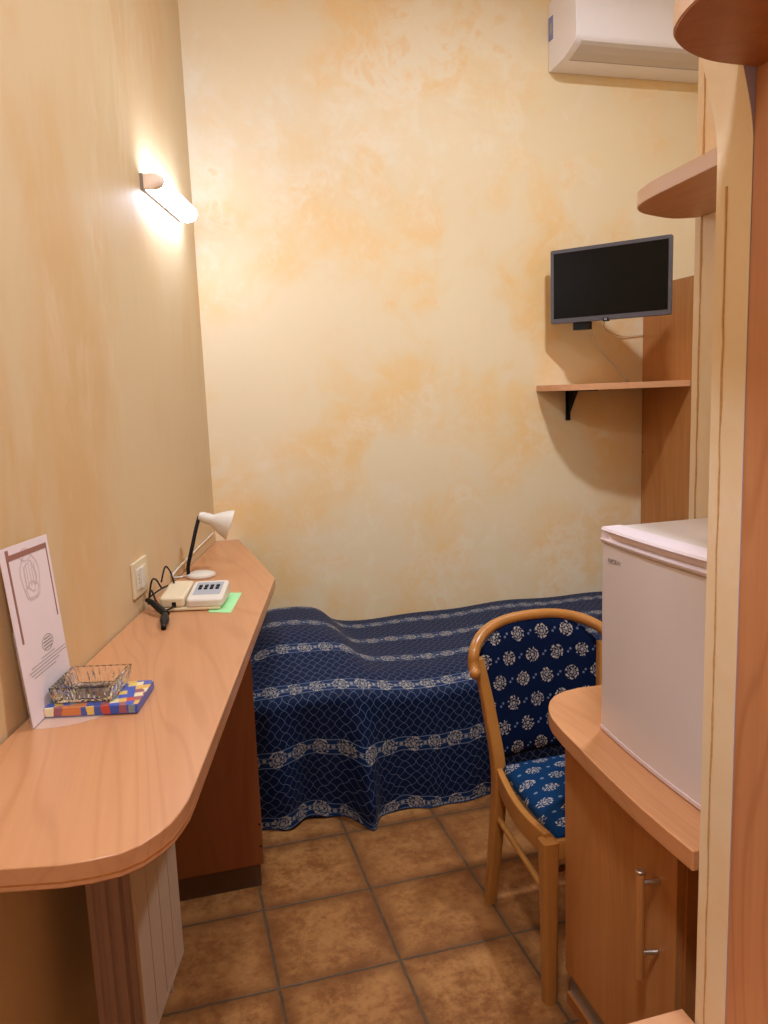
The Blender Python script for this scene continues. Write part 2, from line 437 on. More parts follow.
# doorway wall between the entry and the room: right jamb with its flared head
X0, YA, YB = .76, .910, .979
prof = [(X0, 0), (X0, 1.845), (X0-.004, 1.875), (X0-.014, 1.915), (X0-.026, 1.955), (X0-.052, 2.04), (X0-.085, 2.14), (X0-.125, 2.27), (X0-.17, 2.45), (X0-.22, 2.7), (X0-.30, 2.95), (X0-.45, 3.12), (X0-.65, 3.18), (-.62, 3.18), (-.62, H), (1.4, H), (1.4, 0)]
prof = [prof[0]] + [(p.x, p.z) for p in catmull([(a, 0, c) for a, c in prof[1:11]], 5)] + prof[11:]
bm = B()
lo = [bm.verts.new((x_, YA, z_)) for x_, z_ in prof]; hi = [bm.verts.new((x_, YB, z_)) for x_, z_ in prof]
bm.faces.new(lo); bm.faces.new(hi[::-1]); n = len(prof)
for i in range(n): bm.faces.new((lo[i], hi[i], hi[(i+1) % n], lo[(i+1) % n]))
jw = struct('wall_doorway', bm, ['jamb', 'violetgrey'])
for p in jw.data.polygons:
    if abs(p.normal.y) > .9 and p.center.y < YA+.001: p.material_index = 1
# cracked joint down the jamb and the joint in the wall block
def joint_strip(name, x_, y_, z0, z1, wdt, seed):
    random.seed(seed); bm = B(); zz = z0; prev = None
    while zz < z1:
        ww = wdt*(.5+random.random()*.9); yy = y_+random.uniform(-.0012, .0012)
        a = bm.verts.new((x_-.0012, yy-ww/2, zz)); c = bm.verts.new((x_-.0012, yy+ww/2, zz)); d = bm.verts.new((x_+.001, yy+ww/2, zz)); e = bm.verts.new((x_+.001, yy-ww/2, zz))
        if prev:
            for i in range(4): bm.faces.new((prev[i], prev[(i+1) % 4], (a, c, d, e)[(i+1) % 4], (a, c, d, e)[i]))
        prev = (a, c, d, e); zz += random.uniform(.02, .05)
    return struct(name, bm, 'crack')
joint_strip('trim_1', X0, .957, .02, 1.83, .0028, 4)
joint_strip('trim_2', 1.4, 1.858, .02, 2.6, .006, 9)

# ================================================================ DESK ALONG THE LEFT WALL
desk = thing('wall_desk', 'long cherry laminate desk shelf along the left wall with rounded near corner', 'desk', (-.05, 2.0, 0))
out = [(-.453, 1.182), (-.268, 1.129), (-.187, 1.112), (-.147, 1.110), (-.107, 1.114), (-.078, 1.128), (-.052, 1.153), (-.034, 1.177), (-.020, 1.206), (-.007, 1.240), (.004, 1.284), (.337, 2.734), (.287, 3.566), (.188, 3.566)]
out = [(-.453, 1.182)] + out[1:]
bm = B(); prism(bm, out, .862, .9); obj('desk_top', bm, 'desk', desk, bevel=.003)
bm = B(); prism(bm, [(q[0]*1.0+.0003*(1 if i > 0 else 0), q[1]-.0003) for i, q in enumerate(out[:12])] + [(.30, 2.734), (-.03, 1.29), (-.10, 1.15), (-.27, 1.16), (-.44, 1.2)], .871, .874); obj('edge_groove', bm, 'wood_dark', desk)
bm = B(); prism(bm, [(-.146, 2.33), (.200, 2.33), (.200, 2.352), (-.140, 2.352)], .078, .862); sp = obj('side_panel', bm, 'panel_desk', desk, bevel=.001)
for zz in (.139, .213):
    bm = B(); lathe(bm, [(.0035, 0), (.003, .0015)], (.193, 2.33, zz), (0, -1, 0), 12); obj('screw_cap', bm, 'black', sp)
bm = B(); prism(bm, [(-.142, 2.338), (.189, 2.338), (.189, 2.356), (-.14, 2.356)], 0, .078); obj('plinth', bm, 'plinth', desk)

# ================================================================ RADIATOR
s0 = ws(-.13, 1.635)-.02
rad = thing('radiator', 'column radiator with flat pale front plates under the desk', 'radiator', tuple(WL(s0+.16, .15, 0)))
for k in range(4):
    a = s0 + k*.0795
    bm = B(); wallbox(bm, a+.0018, a+.0778, .192, .2, .150, .72)
    obj('front_plate', bm, 'rad', rad, bevel=.0015)
    bm = B()
    profile = [(.006, .100), (.070, .100), (.070, .104), (.046, .107), (.046, .118), (.062, .121), (.062, .125), (.044, .128), (.044, .138), (.060, .141), (.060, .145), (.046, .148), (.046, .172), (.040, .192), (.036, .192), (.030, .172), (.030, .148), (.016, .145), (.016, .141), (.032, .138), (.032, .128), (.014, .125), (.014, .121), (.030, .118), (.030, .107), (.006, .104)]
    lo = [bm.verts.new(WL(a+p[0]*1.0+.0015, p[1], .16)) for p in profile]; hi = [bm.verts.new(WL(a+p[0]+.0015, p[1], .70)) for p in profile]
    bm.faces.new(lo); bm.faces.new(hi[::-1]); n = len(profile)
    for i in range(n): bm.faces.new((lo[i], hi[i], hi[(i+1) % n], lo[(i+1) % n]))
    obj('fin_column', bm, 'rad_in', rad)
# outer near end: broad side fins as seen from the door
bm = B()
pr = [(.100, 0), (.112, 0), (.115, .006), (.126, .006), (.129, 0), (.140, 0), (.143, .007), (.150, .007), (.153, .0), (.168, .0), (.171, .016), (.190, .016)]
pts = [(o, s) for o, s in pr]
lo = []; hi = []
for o, s in pts + [(.190, .03), (.100, .03)]:
    lo.append(bm.verts.new(WL(s0-.002+s, o, .15))); hi.append(bm.verts.new(WL(s0-.002+s, o, .71)))
bm.faces.new(lo); bm.faces.new(hi[::-1])
for i in range(len(lo)): bm.faces.new((lo[i], hi[i], hi[(i+1) % len(lo)], lo[(i+1) % len(lo)]))
obj('side_fin', bm, 'rad_in', rad)
bm = B(); q0, q1 = s0+.0018, s0+.3163
vs = []
for s in (q0, q1):
    vs.append([bm.verts.new(WL(s, o, zz)) for o, zz in ((.2, .150), (.2, .135), (.176, .112), (.150, .112), (.150, .150))])
for i in range(5): bm.faces.new((vs[0][i], vs[0][(i+1) % 5], vs[1][(i+1) % 5], vs[1][i]))
bm.faces.new(vs[0]); bm.faces.new(vs[1][::-1]); obj('bottom_lip', bm, 'rad', rad)
bm = B(); wallbox(bm, q0, q1, .105, .19, .70, .735); obj('top_grille', bm, 'rad', rad, bevel=.004)
bm = B(); tube(bm, [WL(q1, .15, .17), WL(q1+.035, .15, .17)], .011, 10); obj('valve', bm, 'chrome', rad, smooth='auto')
bm = B(); tube(bm, [WL(q1+.025, .15, .17), WL(q1+.025, .15, .0)], .007, 10); obj('pipe', bm, 'rad', rad, smooth='auto')
for s in (q0+.05, q1-.05):
    bm = B(); tube(bm, [WL(s, 0, .62), WL(s, .12, .62)], .006, 8); obj('wall_bracket', bm, 'rad', rad)

# ================================================================ BED AND SPREAD
bed = thing('single_bed', 'single bed under the blue spread, pushed against the back wall', 'bed', (1.25, 3.1, 0))
bm = B(); prism(bm, rrect(.30, 2.30, 2.68, 3.52, .05), .27, .455); obj('mattress', bm, 'mattress', bed, bevel=.03, seg=3)
bx('bed_base', 'black', bed, .32, 2.28, 2.70, 3.50, .19, .265, bevel=.005)
for lx in (.37, .86, 2.2):
    for ly in (2.76, 3.44):
        if lx == .86 and ly > 3: continue
        bm = B(); lathe(bm, [(.018, 0), (.022, .01), (.02, .19)], (lx, ly, 0), n=14); obj('leg', bm, 'black', bed, smooth='auto')

def pillow_h(x_, y_):
    fx_ = 1/(1+exp(-(x_-.26)/.035)) * 1/(1+exp((x_-.655)/.024))
    fy_ = 1/(1+exp(-(y_-2.86)/.07)) * 1/(1+exp((y_-3.50)/.03))
    edge_ = 1/(1+exp(-(x_-.15)/.05)) * 1/(1+exp((x_-.63)/.06))
    return .086*fx_*fy_ + .030*edge_
NX, NY = 230, 150
TOPW = 3.555-2.615; RC = .045; DROP = .505
xs0, xs1 = .20, 2.345
def spread_pt(u_, v_):
    # u_: metres along the bed, v_: metres from the back edge over the top, round the edge and down the front
    xx = u_; arc = RC*pi/2; flat = TOPW-RC
    zt = .485 + .006*sin(u_*5.0) + .004*sin(u_*13+v_*7)
    if v_ <= flat:
        y_ = 3.555-v_; z_ = zt + pillow_h(xx, y_); t = 0
        z_ -= .03*max(0, (v_-flat+.16)/.16)**2*.6
        z_ -= .02*max(0, (.05-v_)/.05)
        return Vector((xx, y_, z_))
    zf = zt - .018 + pillow_h(xx, 3.555-flat)
    if v_ <= flat+arc:
        a = (v_-flat)/RC
        y_ = 2.615+RC-RC*sin(a); z_ = zf-RC+RC*cos(a); d = 0.0
    else:
        d = v_-flat-arc; y_ = 2.615; z_ = zf-RC-d
    g = min(1, max(0, d+.03)/.35)
    left = 1/(1+exp((xx-.70)/.04))
    # soft vertical folds that open out towards the hem
    fold = .010*sin(xx*21+.8)+.007*sin(xx*37+2.0)+.006*sin(xx*11)
    fold += left*(.012*sin((xx-.18)*19)+.009*sin(xx*45))
    y_ -= g*(fold + .012)
    bulge = exp(-((xx-.60)/.050)**2)
    y_ -= g*bulge*.060
    xx += g*(.010*sin(xx*25)) - g*bulge*(.0)
    y_ += .045*left*min(1, d/.4)*(1-bulge)
    z_ += .010*sin(xx*19)*g + .004*sin(xx*61)*g - .010*bulge*g + .012*(1-left)*g - .016*left*g
    return Vector((xx, y_, max(z_, .008)))
bm = B(); uvl = bm.loops.layers.uv.new('UVMap')
vmax = (TOPW-RC)+RC*pi/2+DROP-.055
grid = []
for i in range(NX+1):
    u_ = xs0+(xs1-xs0)*i/NX
    grid.append([(bm.verts.new(spread_pt(u_, vmax*j/NY)), u_, vmax*j/NY) for j in range(NY+1)])
for i in range(NX):
    for j in range(NY):
        q = (grid[i][j], grid[i+1][j], grid[i+1][j+1], grid[i][j+1])
        f = bm.faces.new([k[0] for k in q])
        for lp, k in zip(f.loops, q): lp[uvl].uv = (k[1], k[2]-.885)
sp = obj('bedspread', bm, 'spread', None, loc=(1.2, 3.1, .49), smooth=True)
tag(sp, 'blue jacquard bedspread with silver lattice and flower rows draped over bed', 'bedspread')
md = sp.modifiers.new('thick', 'SOLIDIFY'); md.thickness = .004; md.offset = -1

# ================================================================ CHAIR
CX = 1.04
ch = thing('dining_chair', 'beech chair with navy floral seat and curved upholstered back beside the cabinet', 'chair', (CX, 1.85, 0))
for sgn in (-1, 1):
    bm = B()
    path = [(CX+sgn*.198, 2.035, 0), (CX+sgn*.186, 2.012, .22), (CX+sgn*.176, 2.006, .42), (CX+sgn*.186, 2.045, .60), (CX+sgn*.205, 2.078, .755)]
    P = catmull(path, 8); N = len(P)
    rr = []
    for i, p in enumerate(P):
        t = i/(N-1); wv_ = .015+.003*sin(pi*t); dv = .015+.006*sin(pi*min(1, t*1.15))
        rr.append([p+Vector((a, c, 0)) for a, c in rrect(-wv_, wv_, -dv, dv, .006, 3)])
    rings(bm, rr); obj('leg', bm, 'chair_wood', ch, smooth='auto', angle=50)
    bm = B(); rr = []
    for i in range(9):
        t = i/8; hw = .016+.005*t; rr.append([Vector((CX+sgn*(.212-.002*t)+a, 1.625+.003*t+c, .437*t)) for a, c in rrect(-hw, hw, -hw, hw, .008, 3)])
    rings(bm, rr); obj('leg', bm, 'chair_wood', ch, smooth='auto', angle=50)
    # side rail, dips in plan and lies under the cushion
    bm = B(); rr = []
    for i in range(17):
        t = i/16; yy = 1.640+t*.355; xx = CX+sgn*(.206-.028*t+.010*sin(pi*t)); z1_ = .448-.014*sin(pi*t)
        rr.append([Vector((xx+a, yy, z1_-.062+c)) for a, c in rrect(-.010, .010, 0, .062, .005, 3)])
    rings(bm, rr); obj('seat_rail', bm, 'chair_wood', ch, smooth='auto', angle=50)
    bm = B(); tube(bm, [(CX+sgn*.208, 1.625, .282), (CX+sgn*.184, 2.008, .292)], .0085, 10); obj('stretcher', bm, 'chair_wood', ch, smooth='auto')
bm = B(); rr = []
for i in range(13):
    t = i/12; xx = CX-.195+.39*t
    rr.append([Vector((xx, 1.622+a-.006*sin(pi*t), .386+c)) for a, c in rrect(-.010, .010, 0, .055, .005, 3)])
rings(bm, rr); obj('front_rail', bm, 'chair_wood', ch, smooth='auto', angle=50)
bm = B(); tube(bm, [(CX-.205, 1.66, .332), (CX+.205, 1.66, .332)], .0085, 10); obj('stretcher', bm, 'chair_wood', ch, smooth='auto')
bm = B(); tube(bm, [(CX-.178, 2.006, .40), (CX+.178, 2.006, .40)], .011, 10, rx=.022); obj('back_rail', bm, 'chair_wood', ch, smooth='auto')
# seat cushion
bm = B(); uvl = bm.loops.layers.uv.new('UVMap'); n = 28; gr = []
for i in range(n+1):
    row = []
    for j in range(n+1):
        a, c = -1+2*i/n, -1+2*j/n
        yy = 1.808+.188*c; hw = (.198-.022*(c+1)/2)
        e = max(abs(a), abs(c)); kx = (1-abs(a)**6*.0); edge_ = max(0, 1-max(abs(a)**8, abs(c)**8))
        zz = .446+.020*edge_**.5+.010*(1-a*a)*(1-c*c)-.012*sin(pi*(c+1)/2)*(abs(a)**3)
        row.append((bm.verts.new((CX+a*hw*(1-.02*abs(c)**4), yy-.010*(1-a*a)*(c < 0)*abs(c), zz)), a*hw, yy))
    gr.append(row)
for i in range(n):
    for j in range(n):
        q = (gr[i][j], gr[i+1][j], gr[i+1][j+1], gr[i][j+1]); f = bm.faces.new([k[0] for k in q])
        for lp, k in zip(f.loops, q): lp[uvl].uv = (k[1]*.9+.5, k[2]*1.25+.013)
o = obj('seat', bm, 'seat_fabric', ch, smooth=True); md = o.modifiers.new('thick', 'SOLIDIFY'); md.thickness = .022; md.offset = -1 if o.data.polygons[0].normal.z > 0 else 1
# upholstered back: arched top, slightly hollow
def back_y(x_, z_): return 2.020+.105*max(0, (z_-.42)/.45)**1.15 + .030*(1-((x_-CX)/.19)**2)
def arch_z(t): return .734+.124*max(0.0, 1-abs(t)**2.3)**.62      # t in -1..1 across the back
for front in (True,):
    bm = B(); uvl = bm.loops.layers.uv.new('UVMap'); n = 40; mrow = 30; gr = []
    for i in range(n+1):
        t = -1+2*i/n; row = []
        for j in range(mrow+1):
            s = j/mrow; zt = arch_z(t*.93)-.012; zz = .455+(zt-.455)*s
            hw = .166+.024*min(1, (zz-.42)/.30); xx = CX+t*hw
            puff = .014*(1-t**6)*(1-(2*s-1)**8)
            row.append((bm.verts.new((xx, back_y(xx, zz)-.006-puff, zz)), t*hw, zz))
        gr.append(row)
    for i in range(n):
        for j in range(mrow):
            q = (gr[i][j], gr[i+1][j], gr[i+1][j+1], gr[i][j+1]); f = bm.faces.new([k[0] for k in q])
            for lp, k in zip(f.loops, q): lp[uvl].uv = (k[1]+.5, k[2])
    o = obj('backrest', bm, 'chair_fabric', ch, smooth=True)
    md = o.modifiers.new('thick', 'SOLIDIFY'); md.thickness = .026; md.offset = 1 if o.data.polygons[0].normal.y > 0 else -1
# bentwood rail over the top, its ends coming forward
bm = B(); pts = []
for i in range(41):
    t = -1+2*i/40; a = t*pi/2
    xx = CX+.226*sin(a)*1.0; zz = .742+.102*max(0, cos(a))**.72
    yy = 2.147-.020*0 - .085*abs(sin(a))**3.2
    pts.append((xx, yy, zz))
pts = [(pts[0][0]-.004, pts[0][1]-.022, pts[0][2]-.018)] + pts + [(pts[-1][0]+.004, pts[-1][1]-.022, pts[-1][2]-.018)]
tube(bm, pts, lambda t: .0165 if .012 < t < .988 else .0145, 14); o = obj('top_rail', bm, 'chair_wood', ch, bevel=0, smooth='auto', angle=60)
for sgn, p in ((-1, pts[0]), (1, pts[-1])):
    bm = B(); bmesh.ops.create_uvsphere(bm, u_segments=14, v_segments=10, radius=.0165)
    for v_ in bm.verts: v_.co += Vector(p)
    obj('rail_knob', bm, 'chair_wood', ch, smooth=True)

# ================================================================ CABINET WITH COUNTER
cab = thing('base_cabinet', 'cherry base cabinet with rounded counter standing left of the doorway jamb', 'cabinet', (1.12, 1.38, 0))
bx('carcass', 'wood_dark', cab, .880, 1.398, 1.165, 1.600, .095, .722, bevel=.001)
bm = B()
top = [(.798, 1.044), (.796, 1.111), (.7965, 1.201), (.802, 1.314), (.808, 1.39), (.814, 1.451), (.822, 1.545), (.831, 1.608), (.841, 1.642), (.856, 1.676), (.875, 1.706), (.902, 1.733), (.940, 1.752), (.985, 1.760), (1.04, 1.757), (1.398, 1.745), (1.398, 1.044)]
prism(bm, top, .722, .76); obj('counter_top', bm, 'wood_y', cab, bevel=.003)
bm = B(); box(bm, .862, .880, 1.172, 1.604, .098, .716); dr = obj('door', bm, 'wood_z', cab, bevel=.0015)
hx, hy = .828, 1.238
bm = B(); tube(bm, [(hx, hy, .367), (hx, hy, .594)], .0092, 14); hd = obj('handle', bm, 'wood_z', dr, smooth='auto')
bm = B(); lathe(bm, [(.0095, 0), (.0105, .002), (.0105, .005), (.009, .007)], (hx, hy, .594), n=16); obj('handle_cap', bm, 'chrome', dr, smooth='auto', label='steel handle cap')
for zz in (.576, .424):
    bm = B(); tube(bm, [(hx+.004, hy-.004, zz), (.861, hy-.012, zz)], .005, 12); obj('handle_post', bm, 'chrome', dr, smooth='auto', label='steel handle post')
bm = B(); box(bm, .876, .886, 1.175, 1.603, .03, .094); obj('kick_plate', bm, 'alu', cab, bevel=.001)
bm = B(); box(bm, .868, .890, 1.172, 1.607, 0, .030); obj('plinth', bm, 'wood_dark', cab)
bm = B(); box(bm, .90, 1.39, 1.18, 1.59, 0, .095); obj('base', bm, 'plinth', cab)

# ================================================================ MINI FRIDGE
fr = thing('mini_fridge', 'small white mini fridge standing on the cabinet counter', 'fridge', (1.13, 1.29, .76))
fy0, fy1 = 1.075, 1.520
bx('body', 'fridge', fr, .962, 1.36, fy0, fy1, .772, 1.212, bevel=.004)
bx('top_cover', 'fridge_top', fr, .935, 1.37, fy0-.002, fy1+.002, 1.213, 1.227, bevel=.004)
# door: front bows outwards very slightly
def doorx(y_): 
    t = (y_-fy0)/(fy1-fy0); return .9085-.009*(1-(2*t-1)**2)
bm = B(); rr = []; N = 18
for i in range(N+1):
    y_ = fy0+(fy1-fy0)*i/N; x_ = doorx(y_)
    rr.append([Vector((x_-.014*(fy1-y_)/.4, y_, .768)), Vector((x_+.003*(fy1-y_)/.4, y_, 1.192)), Vector((.955, y_, 1.192)), Vector((.955, y_, .768))])
rings(bm, rr); door = obj('door', bm, 'fridge', fr, bevel=.003)
bm = B(); rr = []
for i in range(N+1):
    y_ = fy0+(fy1-fy0)*i/N; x_ = doorx(y_)
    rr.append([Vector((x_-.002-.014*(fy1-y_)/.4, y_, .763)), Vector((x_-.002-.014*(fy1-y_)/.4, y_, .771)), Vector((.95, y_, .771)), Vector((.95, y_, .763))])
rings(bm, rr); obj('door_lip', bm, 'fridge_trim', door)
bm = B(); rr = []; N = 48
for i in range(N+1):
    y_ = fy0+(fy1-fy0)*i/N; x_ = doorx(y_)
    d = .016/(1+exp(-(y_-1.17)/.006))/(1+exp((y_-1.475)/.006))
    rr.append([Vector((x_-.001, y_, 1.194)), Vector((x_-.004, y_, 1.198)), Vector((x_-.0045, y_, 1.202)), Vector((x_-.002+d*.9, y_, 1.206)), Vector((x_-.002+d, y_, 1.219)),
               Vector((x_-.003, y_, 1.223)), Vector((x_, y_, 1.228)), Vector((.952, y_, 1.229)), Vector((.952, y_, 1.194))])
rings(bm, rr); obj('handle_trim', bm, 'fridge_trim', door, smooth='auto', label='pale pinkish handle trim along door top')
bx('door_gasket', 'gasket', fr, .9552, .9618, fy0+.01, fy1-.01, .785, 1.205)
for yy in (fy0+.03, fy1-.03):
    for xx in (.985, 1.33):
        bm = B(); lathe(bm, [(.014, 0), (.014, .012)], (xx, yy, .7602), n=14); obj('foot', bm, 'black', fr)
def text(name, body, size, mat, parent, M, depth=.0004):
    cu_ = bpy.data.curves.new(name, 'FONT'); cu_.body = body; cu_.size = size; cu_.extrude = depth; cu_.align_x = 'CENTER'; cu_.align_y = 'CENTER'
    cu_.offset = size*.015
    cu_.materials.append(MAT[mat]); o = bpy.data.objects.new(name, cu_); C.objects.link(o); o.parent = parent
    o.matrix_local = Matrix.Translation(-world_origin(parent)) @ M
    me = bpy.data.meshes.new_from_object(o, depsgraph=bpy.context.evaluated_depsgraph_get())
    m_ = bpy.data.objects.new(name, me); C.objects.link(m_); m_.parent = parent; m_.matrix_local = o.matrix_local
    bpy.data.objects.remove(o); m_.name = name
    return m_
# text reads from far (left in the picture) to near on a face looking towards -x
Mx = Matrix(((0, 0, -1, doorx(1.455)-.0002), (-1, 0, 0, 1.458), (0, 1, 0, 1.160), (0, 0, 0, 1)))
lg = text('brand_lettering', 'OCEAN', .0135, 'greyprint', door, Mx); lg.scale = (1.25, 1, 1)

# ================================================================ LOW BENCH AT THE DOORWAY
be = thing('low_bench', 'low pale wooden bench top at the foot of the doorway jamb beside the cabinet', 'bench', (.55, .80, 0))
bx('bench_top', 'wood_x', be, .33, .757, .62, 1.008, .479, .507, bevel=.002)
bx('side_panel', 'wood_z', be, .36, .378, .65, .975, 0, .479, bevel=.001)
bx('side_panel', 'wood_z', be, .715, .733, .65, .975, 0, .479, bevel=.001)
bx('shelf', 'wood_x', be, .378, .715, .66, .97, .16, .176)

# ================================================================ WARDROBE SIDE WITH ROUND END SHELF
wa = thing('wardrobe', 'tall cherry wardrobe side at the right edge, nearest the doorway jamb', 'wardrobe', (1.08, .30, 0))
bx('side_panel', 'panel_near', wa, .7606, .785, -.35, .9097, 0, 2.45, bevel=.001)
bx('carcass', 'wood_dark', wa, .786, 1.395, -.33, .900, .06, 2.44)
bm = B()
pl = [(.7605, .905), (.735, .906), (.69, .902), (.65, .888), (.615, .866), (.590, .838), (.573, .795), (.566, .75), (.566, .20), (.59, .12), (.65, .07), (.7605, .06)]
pp = [tuple(q)[:2] for q in catmull([(a, c, 0) for a, c in pl[:8]], 5)] + pl[8:]
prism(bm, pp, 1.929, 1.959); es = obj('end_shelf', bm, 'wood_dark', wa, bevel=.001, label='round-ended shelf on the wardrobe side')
bm = B(); prism(bm, [(q[0]-.0012 if q[0] < .70 else q[0], q[1]+(.0012 if q[1] > .8 else 0)) for q in pp], 1.9315, 1.9565); obj('edge_band', bm, 'pale_edge', es)

# second rounded shelf on the wall block beyond the jamb
rs = thing('rounded_wall_shelf', 'round-ended cherry shelf on the right wall above and beside the television', 'shelf', (1.39, 1.6, 1.96))
zt = 1.960
pl = [(1.399, 1.862), (1.375, 1.880), (1.33, 1.888), (1.27, 1.868), (1.205, 1.835), (1.158, 1.780), (1.136, 1.715), (1.125, 1.65), (1.106, 1.45), (1.09, 1.25), (1.399, 1.25)]
pp = [tuple(q)[:2] for q in catmull([(a, c, 0) for a, c in pl[:8]], 5)] + pl[8:]
bm = B(); prism(bm, pp, zt, zt+.036); bd = obj('board', bm, 'wood_y', rs, bevel=.001)
bm = B(); prism(bm, [(q[0]-.0012 if q[0] < 1.25 else q[0], q[1]+(.0012 if q[1] > 1.7 else 0)) for q in pp], zt+.0015, zt+.0345); obj('edge_band', bm, 'pale_edge', bd)

# ================================================================ TALL PANEL, TV SHELF, TV
tp = bx('wooden_panel', 'wood_z', None, 2.358, 2.380, 3.16, 3.568, 0, 2.003, bevel=.001, loc=(2.368, 3.36, 0))
tag(tp, 'upright cherry wood panel against the back wall behind the television', 'panel')
bm = B(); lathe(bm, [(.004, 0), (.004, .003)], (2.358, 3.555, 1.18), (-1, 0, 0), 10); obj('screw_cap', bm, 'black', tp)
sh = thing('corner_shelf', 'thin cherry shelf under the television with black bracket', 'shelf', (2.05, 3.5, 1.51))
bm = B(); prism(bm, [(1.768, 3.568), (1.772, 3.50), (1.80, 3.36), (1.86, 3.27), (1.95, 3.22), (2.10, 3.19), (2.357, 3.18), (2.357, 3.568)], 1.508, 1.536)
obj('board', bm, 'wood_x', sh, bevel=.001)
bm = B(); box(bm, 1.925, 1.948, 3.30, 3.568, 1.5025, 1.5075); box(bm, 1.925, 1.948, 3.560, 3.568, 1.36, 1.503)
prism(bm, [(3.562, 1.375), (3.562, 1.503), (3.47, 1.503), (3.545, 1.40)], 1.933, 1.940, fn=lambda a, c, d: (d, a, c))
obj('bracket', bm, 'black', sh)

tv = thing('wall_television', 'small flat television with grey frame swung out from the back wall', 'television', (1.98, 3.30, 1.98))
A = Vector((1.786, 3.452, 0)); Bp = Vector((2.132, 3.022, 0)); e1 = (Bp-A).normalized(); nn = Vector((e1.y, -e1.x, 0))
if nn.y > 0: nn = -nn
W_ = (Bp-A).length; zb0, zt0 = 1.818, 2.150
def T(a, d, zz): return A + e1*a + nn*d + Vector((0, 0, zz))       # a across, d towards viewer
def tvbox(bm, a0, a1, d0, d1, z0, z1):
    vs = [bm.verts.new(T(a, d, zz)) for zz in (z0, z1) for a, d in ((a0, d0), (a1, d0), (a1, d1), (a0, d1))]
    for f in ((0, 3, 2, 1), (4, 5, 6, 7), (0, 1, 5, 4), (1, 2, 6, 5), (2, 3, 7, 6), (3, 0, 4, 7)): bm.faces.new([vs[i] for i in f])
bm = B(); prism(bm, rrect(0, W_, zb0, zt0, .008), -.022, .0, fn=lambda a, c, d: tuple(T(a, d, c))); hs = obj('casing', bm, 'bezel', tv, bevel=.002)
bm = B(); prism(bm, rrect(.10, W_-.10, zb0+.05, zt0-.06, .02), -.045, -.022, fn=lambda a, c, d: tuple(T(a, d, c))); obj('rear_housing', bm, 'black', tv, bevel=.006)
bm = B(); tvbox(bm, .016, W_-.013, -.001, .0006, zb0+.022, zt0-.016); obj('screen', bm, 'screen', tv)
bm = B(); prism(bm, rrect(W_*.455, W_*.505, zb0-.006, zb0+.010, .003), -.015, .002, fn=lambda a, c, d: tuple(T(a, d, c))); ls = obj('logo_housing', bm, 'black', tv, bevel=.001)
Mt = Matrix(((e1.x, 0, nn.x, T(W_*.48, .0025, 0).x), (e1.y, 0, nn.y, T(W_*.48, .0025, 0).y), (0, 1, 0, zb0+.0035), (0, 0, 0, 1)))
text('logo', 'LG', .011, 'silver', ls, Mt)
bm = B(); tvbox(bm, .105, .180, -.055, -.012, zb0-.034, zb0+.05)
tube(bm, [T(.125, -.04, zb0+.02), T(.16, -.10, zb0+.06), (2.02, 3.566, 1.87)], .012, 10, smooth=6)
box(bm, 1.985, 2.055, 3.556, 3.569, 1.82, 1.93)
obj('wall_mount', bm, 'black', tv, bevel=.001)
bm = B(); tube(bm, [T(.26, -.03, zb0+.03), (2.10, 3.50, 1.80), (2.22, 3.555, 1.765), (2.354, 3.562, 1.768)], .0025, 6, smooth=8); obj('signal_cord', bm, 'cream', tv, smooth=True)
bm = B(); tube(bm, [T(.17, -.03, zb0+.03), (2.06, 3.52, 1.74), (2.13, 3.555, 1.68), (2.22, 3.562, 1.60), (2.27, 3.562, 1.54)], .0045, 6, smooth=8); obj('power_cord', bm, 'white', tv, smooth=True)

# ================================================================ AIR CONDITIONER
ac = thing('air_conditioner', 'white split air conditioner unit high on the back wall', 'air conditioner', (2.25, 3.5, 2.97))
pf = [(3.568, 2.968), (3.50, 2.968), (3.430, 2.974), (3.375, 2.988), (3.335, 3.003), (3.316, 3.016), (3.310, 3.035), (3.312, 3.14), (3.325, 3.22), (3.36, 3.252), (3.42, 3.262), (3.568, 3.262)]
bm = B(); rings(bm, [[Vector((x_, a, c)) for a, c in pf] for x_ in (1.84, 1.852, 2.70, 2.712)]); obj('body', bm, 'ac', ac, bevel=.004)
bm = B(); lv = [(3.425, 2.9725), (3.375, 2.985), (3.335, 3.0), (3.318, 3.011), (3.322, 3.016), (3.338, 3.006), (3.376, 2.992), (3.425, 2.980)]
rings(bm, [[Vector((x_, a-.0, c-.0015)) for a, c in lv] for x_ in (1.872, 2.68)]); obj('louvre', bm, 'fridge_top', ac)
bm = B(); box(bm, 1.872, 2.68, 3.4255, 3.4285, 2.9700, 2.976); obj('louvre_gap', bm, 'gasket', ac)
bm = B(); box(bm, 1.8385, 1.8405, 3.520, 3.562, 3.095, 3.195); st = obj('sticker', bm, 'bluesticker', ac, label='blue energy sticker on the unit end')
bm = B(); box(bm, 1.8378, 1.8386, 3.528, 3.548, 3.12, 3.165); obj('sticker_print', bm, 'grey', st)

